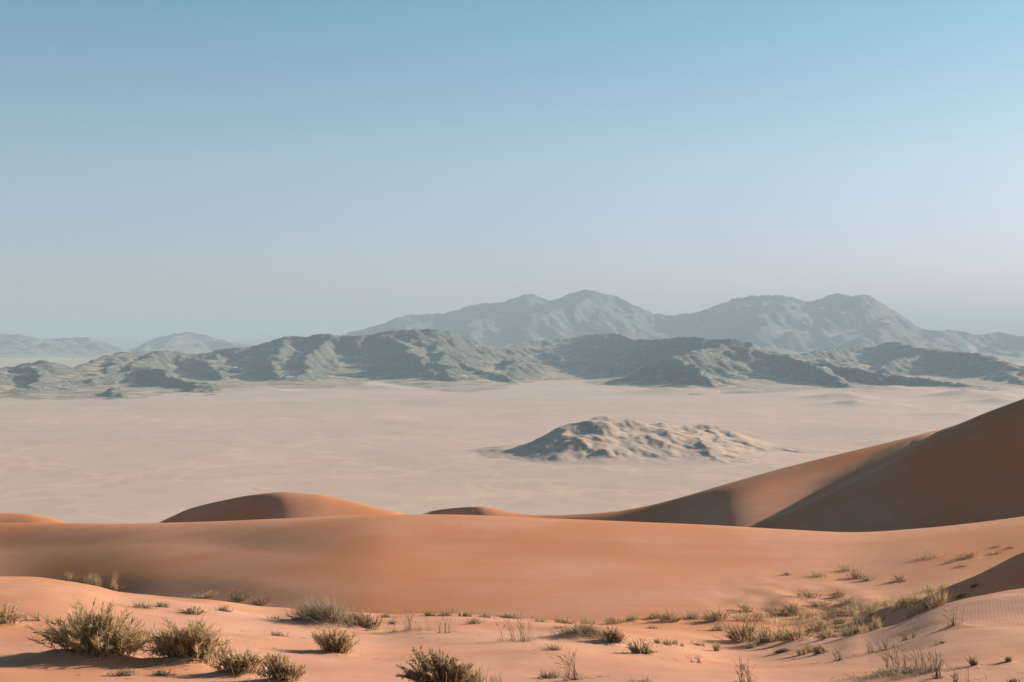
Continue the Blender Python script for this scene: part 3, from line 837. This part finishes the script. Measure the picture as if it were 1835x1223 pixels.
for q, lab in enumerate(('tiny far dune tip at the left edge', 'domed sand dune with a dark left flank behind the smooth dune',
                         'low dark dune tip behind the middle of the smooth dune', 'tall sand dune in deep shade rising to the right edge')):
    dune('sand_dune', lab, i_t3, None, cut[q], cut[q+1]+1)

# ------------------------------------------------------------------ haze
def build_haze():
    me = bpy.data.meshes.new('haze')
    r, z0, z1 = 43500.0, -H-9.0, 470.0
    v = [(x, y, z) for z in (z0, z1) for x, y in ((-r, -r), (r, -r), (r, r), (-r, r))]
    f = [(3, 2, 1, 0), (4, 5, 6, 7), (0, 1, 5, 4), (1, 2, 6, 5), (2, 3, 7, 6), (3, 0, 4, 7)]
    me.from_pydata(v, [], f); me.update()
    m = bpy.data.materials.new('haze'); m.use_nodes = True
    nt = m.node_tree; nt.nodes.clear()
    out = nt.nodes.new('ShaderNodeOutputMaterial')
    pv = nt.nodes.new('ShaderNodeVolumePrincipled')
    pv.inputs['Color'].default_value = HAZE_COL
    pv.inputs['Density'].default_value = HAZE_DEN
    pv.inputs['Anisotropy'].default_value = 0.0
    nt.links.new(pv.outputs[0], out.inputs['Volume'])
    me.materials.append(m)
    o = bpy.data.objects.new('haze', me); sc.collection.objects.link(o)
    o['kind'] = 'stuff'; o['label'] = 'pale dusty haze in the air over the desert'; o['category'] = 'haze'
HAZE_COL = (0.54, 0.695, 0.79, 1)
HAZE_DEN = 1.0e-4
build_haze()

# ------------------------------------------------------------------ plant builders
def blades(base, direc, length, width, R, tint, curl=0.25):
    """tapered, bent blades; one quad and one tip triangle each"""
    n = len(base)
    d = direc/(np.linalg.norm(direc, axis=1, keepdims=True)+1e-9)
    r = R.normal(size=(n, 3))
    side = np.cross(d, r); side /= np.linalg.norm(side, axis=1, keepdims=True)+1e-9
    bend = np.cross(side, d)*(curl*R.uniform(-1, 1, (n, 1)))
    L = length[:, None]; W = width[:, None]*0.5
    m = base+d*L*0.5+bend*L*0.25; t = base+d*L+bend*L
    v = np.stack([base-side*W*0.7, base+side*W*0.7, m+side*W, m-side*W, t], 1).reshape(-1, 3)
    i = np.arange(n)[:, None]*5
    quads = i+np.array([[0, 1, 2, 3]]); tris = i+np.array([[3, 2, 4]])
    return v, quads, tris, np.repeat(tint, 5)

def strips(P0, P1, P2, width, R, tint, seg=5):
    """thin stems: three sided tubes along a bent path"""
    n = len(P0)
    ts = np.linspace(0, 1, seg+1)
    vs = []
    a = R.uniform(0, 6.28, n)
    for k, t in enumerate(ts):
        c = P0*(1-t)**2+P1*2*t*(1-t)+P2*t*t
        w_ = (width*(1-0.7*t))[:, None]
        for q in range(3):
            an = a+q*2.094
            vs.append(c+np.stack([np.cos(an), np.sin(an), 0*an], 1)*w_)
    v = np.stack(vs, 1).reshape(-1, 3)
    per = 3*(seg+1)
    f = []
    for k in range(seg):
        for q in range(3):
            f.append([k*3+q, k*3+(q+1) % 3, k*3+3+(q+1) % 3, k*3+3+q])
    f = np.array(f)[None]+(np.arange(n)*per)[:, None, None]
    return v, f.reshape(-1, 4), np.zeros((0, 3), int), np.repeat(tint, per)

def join(parts):
    v, q, t, a = [], [], [], []
    o = 0
    for pv, pq, pt, pa in parts:
        v.append(pv); q.append(pq+o); t.append(pt+o); a.append(pa); o += len(pv)
    return np.concatenate(v), np.concatenate(q), np.concatenate(t), np.concatenate(a)

def veg_mesh(name, geo, mat, parent=None):
    v, q, t, a = geo
    me = bpy.data.meshes.new(name)
    me.vertices.add(len(v)); me.vertices.foreach_set('co', v.astype(np.float32).ravel())
    li = np.concatenate([q.ravel(), t.ravel()]).astype(np.int32)
    me.loops.add(len(li)); me.loops.foreach_set('vertex_index', li)
    me.polygons.add(len(q)+len(t))
    ls = np.concatenate([np.arange(len(q))*4, len(q)*4+np.arange(len(t))*3]).astype(np.int32)
    lt = np.concatenate([np.full(len(q), 4), np.full(len(t), 3)]).astype(np.int32)
    me.polygons.foreach_set('loop_start', ls); me.polygons.foreach_set('loop_total', lt)
    me.update(calc_edges=True)
    at = me.attributes.new('tint', 'FLOAT', 'POINT'); at.data.foreach_set('value', np.clip(a, 0, 1).astype(np.float32))
    me.materials.append(mat)
    o = bpy.data.objects.new(name, me); sc.collection.objects.link(o)
    if parent: o.parent = parent
    return o

def bez(P0, P1, P2, t):
    t = t[:, None]
    return P0*(1-t)**2+P1*2*t*(1-t)+P2*t*t, (P1-P0)*2*(1-t)+(P2-P1)*2*t

def ground_at(cx, cy, cz, xy):
    """height of the sand under points of a plant, relative to its foot"""
    return np.array([sand_z(cx+p[0], cy+p[1])-cz for p in xy])

def bush(R, W, Ht, pxh, kind, foot):
    """woody stems fanning out from a mound, clothed in short stiff shoots"""
    a = min(1.0, max(0.12, pxh/95.0))
    K_ = max(5, int(7+14*a*W/Ht))                    # clumps
    nst = int(34+165*a*min(W/Ht, 2.0)/1.4)
    per = int(14+30*a)
    ang = R.uniform(0, 6.28, K_); rad = np.sqrt(R.uniform(0, 1, K_))*0.95
    ch = np.sqrt(np.clip(1-rad**2*0.9, 0.05, 1))*R.uniform(0.34, 1.08, K_)
    k = R.randint(0, K_, nst)
    px_ = (rad*np.cos(ang))[k]*W/2+R.normal(0, 0.13*W, nst)
    py_ = (rad*np.sin(ang))[k]*W*0.36+R.normal(0, 0.09*W, nst)
    base = np.stack([px_*0.62+R.normal(0, .03*W, nst), py_*0.62+R.normal(0, .03*W, nst), np.zeros(nst)], 1)
    base[:, 2] = foot(base[:, :2])-0.02
    tipz = ch[k]*Ht*R.uniform(0.55, 1.05, nst)
    tip = np.stack([px_*1.08-0.06*Ht, py_*1.08, base[:, 2]*0.8+tipz], 1)
    mid = np.stack([base[:, 0]*0.75+tip[:, 0]*0.25, base[:, 1]*0.75+tip[:, 1]*0.25, base[:, 2]*0.4+tip[:, 2]*0.6], 1)+R.normal(0, .04*Ht, (nst, 3))
    stems = strips(base, mid, tip, np.full(nst, 0.004+0.003*Ht), R, R.uniform(0, .7, nst), 4)
    i = np.repeat(np.arange(nst), per)
    t = R.beta(1.7, 1.2, len(i))*0.97+0.04
    p, tg = bez(base[i], mid[i], tip[i], np.minimum(t, 1))
    tg /= np.linalg.norm(tg, axis=1, keepdims=True)
    d = tg*0.9+R.normal(0, .55, (len(i), 3))+np.array([0, 0, .25])
    ln = Ht*R.uniform(.08, .22, len(i)); wd_ = R.uniform(.006, .013, len(i))*(0.8+0.4*a)
    if kind == 'D': ln *= 0.85; wd_ *= 1.25
    tint = np.clip(R.normal(.48, .2, nst)[i]+R.normal(0, .16, len(i))+0.15*(t-.5), 0, 1)
    fol = blades(p, d, ln, wd_, R, tint)
    # wisps of dry grass growing through the bush, and dead blades round its foot
    m = int(10+60*a)
    b2 = np.stack([R.normal(0, .3*W, m), R.normal(0, .2*W, m), np.zeros(m)], 1)
    b2[:, 2] = foot(b2[:, :2])-0.01
    d2 = np.stack([R.normal(-.25, .4, m), R.normal(0, .3, m), np.ones(m)], 1)
    e2 = np.clip(1-(2*b2[:, 0]/W)**2*0.6, .3, 1)
    w1 = blades(b2, d2, Ht*e2*R.uniform(.5, 1.2, m), R.uniform(.004, .007, m), R, R.uniform(.5, 1, m), .6)
    m2 = int(12+70*a)
    b3 = np.stack([R.normal(0, .36*W, m2), R.normal(-.1*W, .22*W, m2), np.zeros(m2)], 1)
    b3[:, 2] = foot(b3[:, :2])+.003
    w2 = blades(b3, np.stack([R.normal(-.3, .8, m2), R.normal(0, .8, m2), R.uniform(0, .4, m2)], 1), Ht*R.uniform(.08, .25, m2), R.uniform(.005, .01, m2), R, R.uniform(.2, 1, m2), .5)
    return stems, join([fol, w1, w2])

def grass(R, W, Ht, pxh, kind, foot):
    a = min(1.0, max(0.15, pxh/60.0))
    n = int((60+330*a)*min(max(W/Ht, .7), 2.2))
    if kind == 'M': n *= 3
    K_ = max(3, int(4*W/Ht))
    k = R.randint(0, K_, n)
    cx = R.uniform(-.45, .45, K_)*W; cy = R.uniform(-.3, .3, K_)*W
    hk = R.uniform(.6, 1.05, K_)
    if kind == 'M':
        b = np.stack([R.normal(0, .26*W, n), R.normal(0, .16*W, n), np.zeros(n)], 1)
        b[:, 2] = foot(b[:, :2])-0.01
        d = np.stack([R.normal(-.55, .5, n), R.normal(0, .45, n), R.uniform(.1, 1.15, n)], 1)
        ln = R.uniform(.4, 1.25, n)*min(Ht*0.95, W*0.4)
    else:
        b = np.stack([cx[k]+R.normal(0, .06*W, n), cy[k]+R.normal(0, .05*W, n), np.zeros(n)], 1)
        b[:, 2] = foot(b[:, :2])-0.01
        lean = R.normal(-.05, .16, K_)
        d = np.stack([lean[k]+R.normal(0, .26, n), R.normal(0, .26, n), np.ones(n)], 1)
        ln = Ht*hk[k]*R.uniform(.45, 1.08, n)
    tint = np.clip(R.normal(.55, .22, n), 0, 1)
    g = blades(b, d, ln, R.uniform(.006, .012, n), R, tint, .35)
    nt_ = max(6, n//14)
    j = R.randint(0, n, nt_)
    tip = b[j]+d[j]/np.linalg.norm(d[j], axis=1, keepdims=True)*ln[j][:, None]*.9
    st = strips(b[j], (b[j]+tip)/2+R.normal(0, .04*Ht, (nt_, 3)), tip, np.full(nt_, .0035), R, R.uniform(0, 1, nt_), 3)
    return st, g

def stalks(R, W, Ht, pxh, foot, obj, mat):
    """each stalk with its feathery head is a part of its own"""
    n = int(7+12*min(W/Ht, 2.2)+pxh*0.13)
    K_ = max(2, int(1+3*W/Ht))
    k = R.randint(0, K_, n)
    cx = R.uniform(-.4, .4, K_)*W; cy = R.uniform(-.2, .2, K_)*W
    kl = R.normal(-.2, .16, K_)
    b = np.stack([cx[k]+R.normal(0, .03*W, n), cy[k]+R.normal(0, .03*W, n), np.zeros(n)], 1)
    b[:, 2] = foot(b[:, :2])-0.01
    L = Ht*R.uniform(.35, 1.06, n); L[0] = Ht
    lean = kl[k]+R.normal(0, .17, n)
    tip = b+np.stack([lean*L*1.25, R.normal(0, .2, n)*L, L*np.sqrt(np.clip(1-lean**2, .3, 1))], 1)
    mid = b+np.stack([lean*L*.12, R.normal(0, .05, n)*L, L*.62], 1)
    for q in range(n):
        sl = slice(q, q+1)
        so = veg_mesh('stalk', strips(b[sl], mid[sl], tip[sl], np.full(1, .0042), R, R.uniform(0, .9, 1), 6), mat, obj)
        m = R.randint(7, 12)
        t = R.uniform(.62, 1, m)
        z = np.zeros(m, int)
        p, tg = bez(b[sl][z], mid[sl][z], tip[sl][z], t)
        tg /= np.linalg.norm(tg, axis=1, keepdims=True)
        if L[q] > 0.5*Ht:
            veg_mesh('seed_head', blades(p, tg+R.normal(0, .13, (m, 3)), Ht*R.uniform(.07, .14, m), R.uniform(.005, .009, m), R, np.clip(R.normal(.45, .22, m), 0, 1)), mat, so)['kind'] = 'stuff'
    # dry blades round the foot
    m = int(26+40*W/Ht)
    kk = R.randint(0, K_, m)
    lb = np.stack([cx[kk]+R.normal(0, .08*W, m), cy[kk]+R.normal(0, .07*W, m), np.zeros(m)], 1)
    lb[:, 2] = foot(lb[:, :2])+.004
    return blades(lb, np.stack([R.normal(-.4, .8, m), R.normal(0, .8, m), R.uniform(.0, .6, m)], 1), Ht*R.uniform(.12, .4, m), R.uniform(.005, .009, m), R, R.uniform(0, .8, m), .5)

def tuft(R, W, Ht, pxh, foot):
    n = int(40+pxh*7)
    b = np.stack([R.normal(0, .2*W, n), R.normal(0, .14*W, n), np.zeros(n)], 1)
    b[:, 2] = foot(b[:, :2])-.005
    d = np.stack([R.normal(-.15, .6, n), R.normal(0, .5, n), R.uniform(.25, 1.2, n)], 1)
    g = blades(b, d, Ht*R.uniform(.4, 1.15, n), R.uniform(.008, .016, n), R, np.clip(R.normal(.4, .25, n), 0, 1), .4)
    m = 7
    b2 = np.stack([R.normal(0, .25*W, m), R.normal(0, .15*W, m), np.zeros(m)], 1)
    b2[:, 2] = foot(b2[:, :2])-.005
    tip = b2+np.stack([R.normal(-.2, .6, m)*Ht, R.normal(0, .4, m)*Ht, R.uniform(.5, 1.1, m)*Ht], 1)
    st = strips(b2, (b2+tip)/2+np.array([0, 0, .1])*Ht, tip, np.full(m, .006), R, R.uniform(0, 1, m), 3)
    return st, g

STRAW = {q for q, r in enumerate(PLANTS) if r[6].startswith("bright dry straw")}
NAMES = {'B': ('desert_bush', 'bush'), 'D': ('desert_bush', 'bush'), 'G': ('grass_tuft', 'grass'), 'M': ('matted_grass', 'grass'),
         'S': ('dry_stalks', 'dry grass'), 'T': ('dry_tuft', 'dry grass')}
GROUPS = {'B': 'straw and olive desert bushes', 'D': 'dark desert bushes', 'G': 'upright grass tufts', 'M': 'grey matted grasses', 'S': 'dry grass stalks', 'T': 'small dry tufts'}
for n_, ((X_, Y_, W_, H_), (x, y, wd, ht, kind, mound, label, group)) in enumerate(zip(SPOTS, PLANTS)):
    R = np.random.RandomState(1000+n_*13)
    Z_ = sand_z(X_, Y_)
    foot = lambda xy: ground_at(X_, Y_, Z_, xy)
    mf = {'B': M_fol, 'D': M_dark, 'G': M_straw, 'M': M_grey, 'S': M_grey, 'T': M_grey}[kind]
    if n_ in STRAW: mf = M_straw
    ms = M_wood if kind in 'BDT' else mf
    name, cat = NAMES[kind]
    e = bpy.data.objects.new(name, None)
    e.empty_display_size = 0.1
    sc.collection.objects.link(e)
    e.location = (X_, Y_, Z_)
    tag(e, label, cat, None, group or GROUPS[kind])
    st = None
    if kind in 'BD':
        st, fo = bush(R, W_, max(H_-mound*0.5, H_*0.55), ht, kind, foot)
    elif kind in 'GM':
        st, fo = grass(R, W_, H_, ht, kind, foot)
    elif kind == 'S':
        fo = stalks(R, W_, H_, ht, foot, e, mf)
    else:
        st, fo = tuft(R, W_, H_, ht, foot)
    veg_mesh('foliage' if kind in 'BD' else 'blades', fo, mf, e)['kind'] = 'stuff'
    if st: veg_mesh('stems', st, ms, e)['kind'] = 'stuff'

# bits of dead grass and twig blown about between the plants
def litter():
    R = np.random.RandomState(5)
    b, d, ln, wd_ = [], [], [], []
    for n_, ((X_, Y_, W_, H_), row) in enumerate(zip(SPOTS, PLANTS)):
        if Y_ > 75: continue
        m = int(4+row[2]*0.13)
        for k in range(m):
            x = X_+R.normal(-.35, .9)*max(W_, .4); y = Y_+R.normal(-.1, .8)*max(W_*.7, .3)
            if y < 18: continue
            b.append((x, y, sand_z(x, y)+.006)); a = R.uniform(0, 6.28)
            d.append((math.cos(a), math.sin(a), R.uniform(0, .25))); ln.append(R.uniform(.05, .26)); wd_.append(R.uniform(.006, .014))
    g = blades(np.array(b), np.array(d), np.array(ln), np.array(wd_), R, R.uniform(0, .8, len(b)), .5)
    o = veg_mesh('dry_litter', g, M_grey)
    tag(o, 'bits of dry grass and twigs scattered over the near sand', 'litter', 'stuff')
litter()
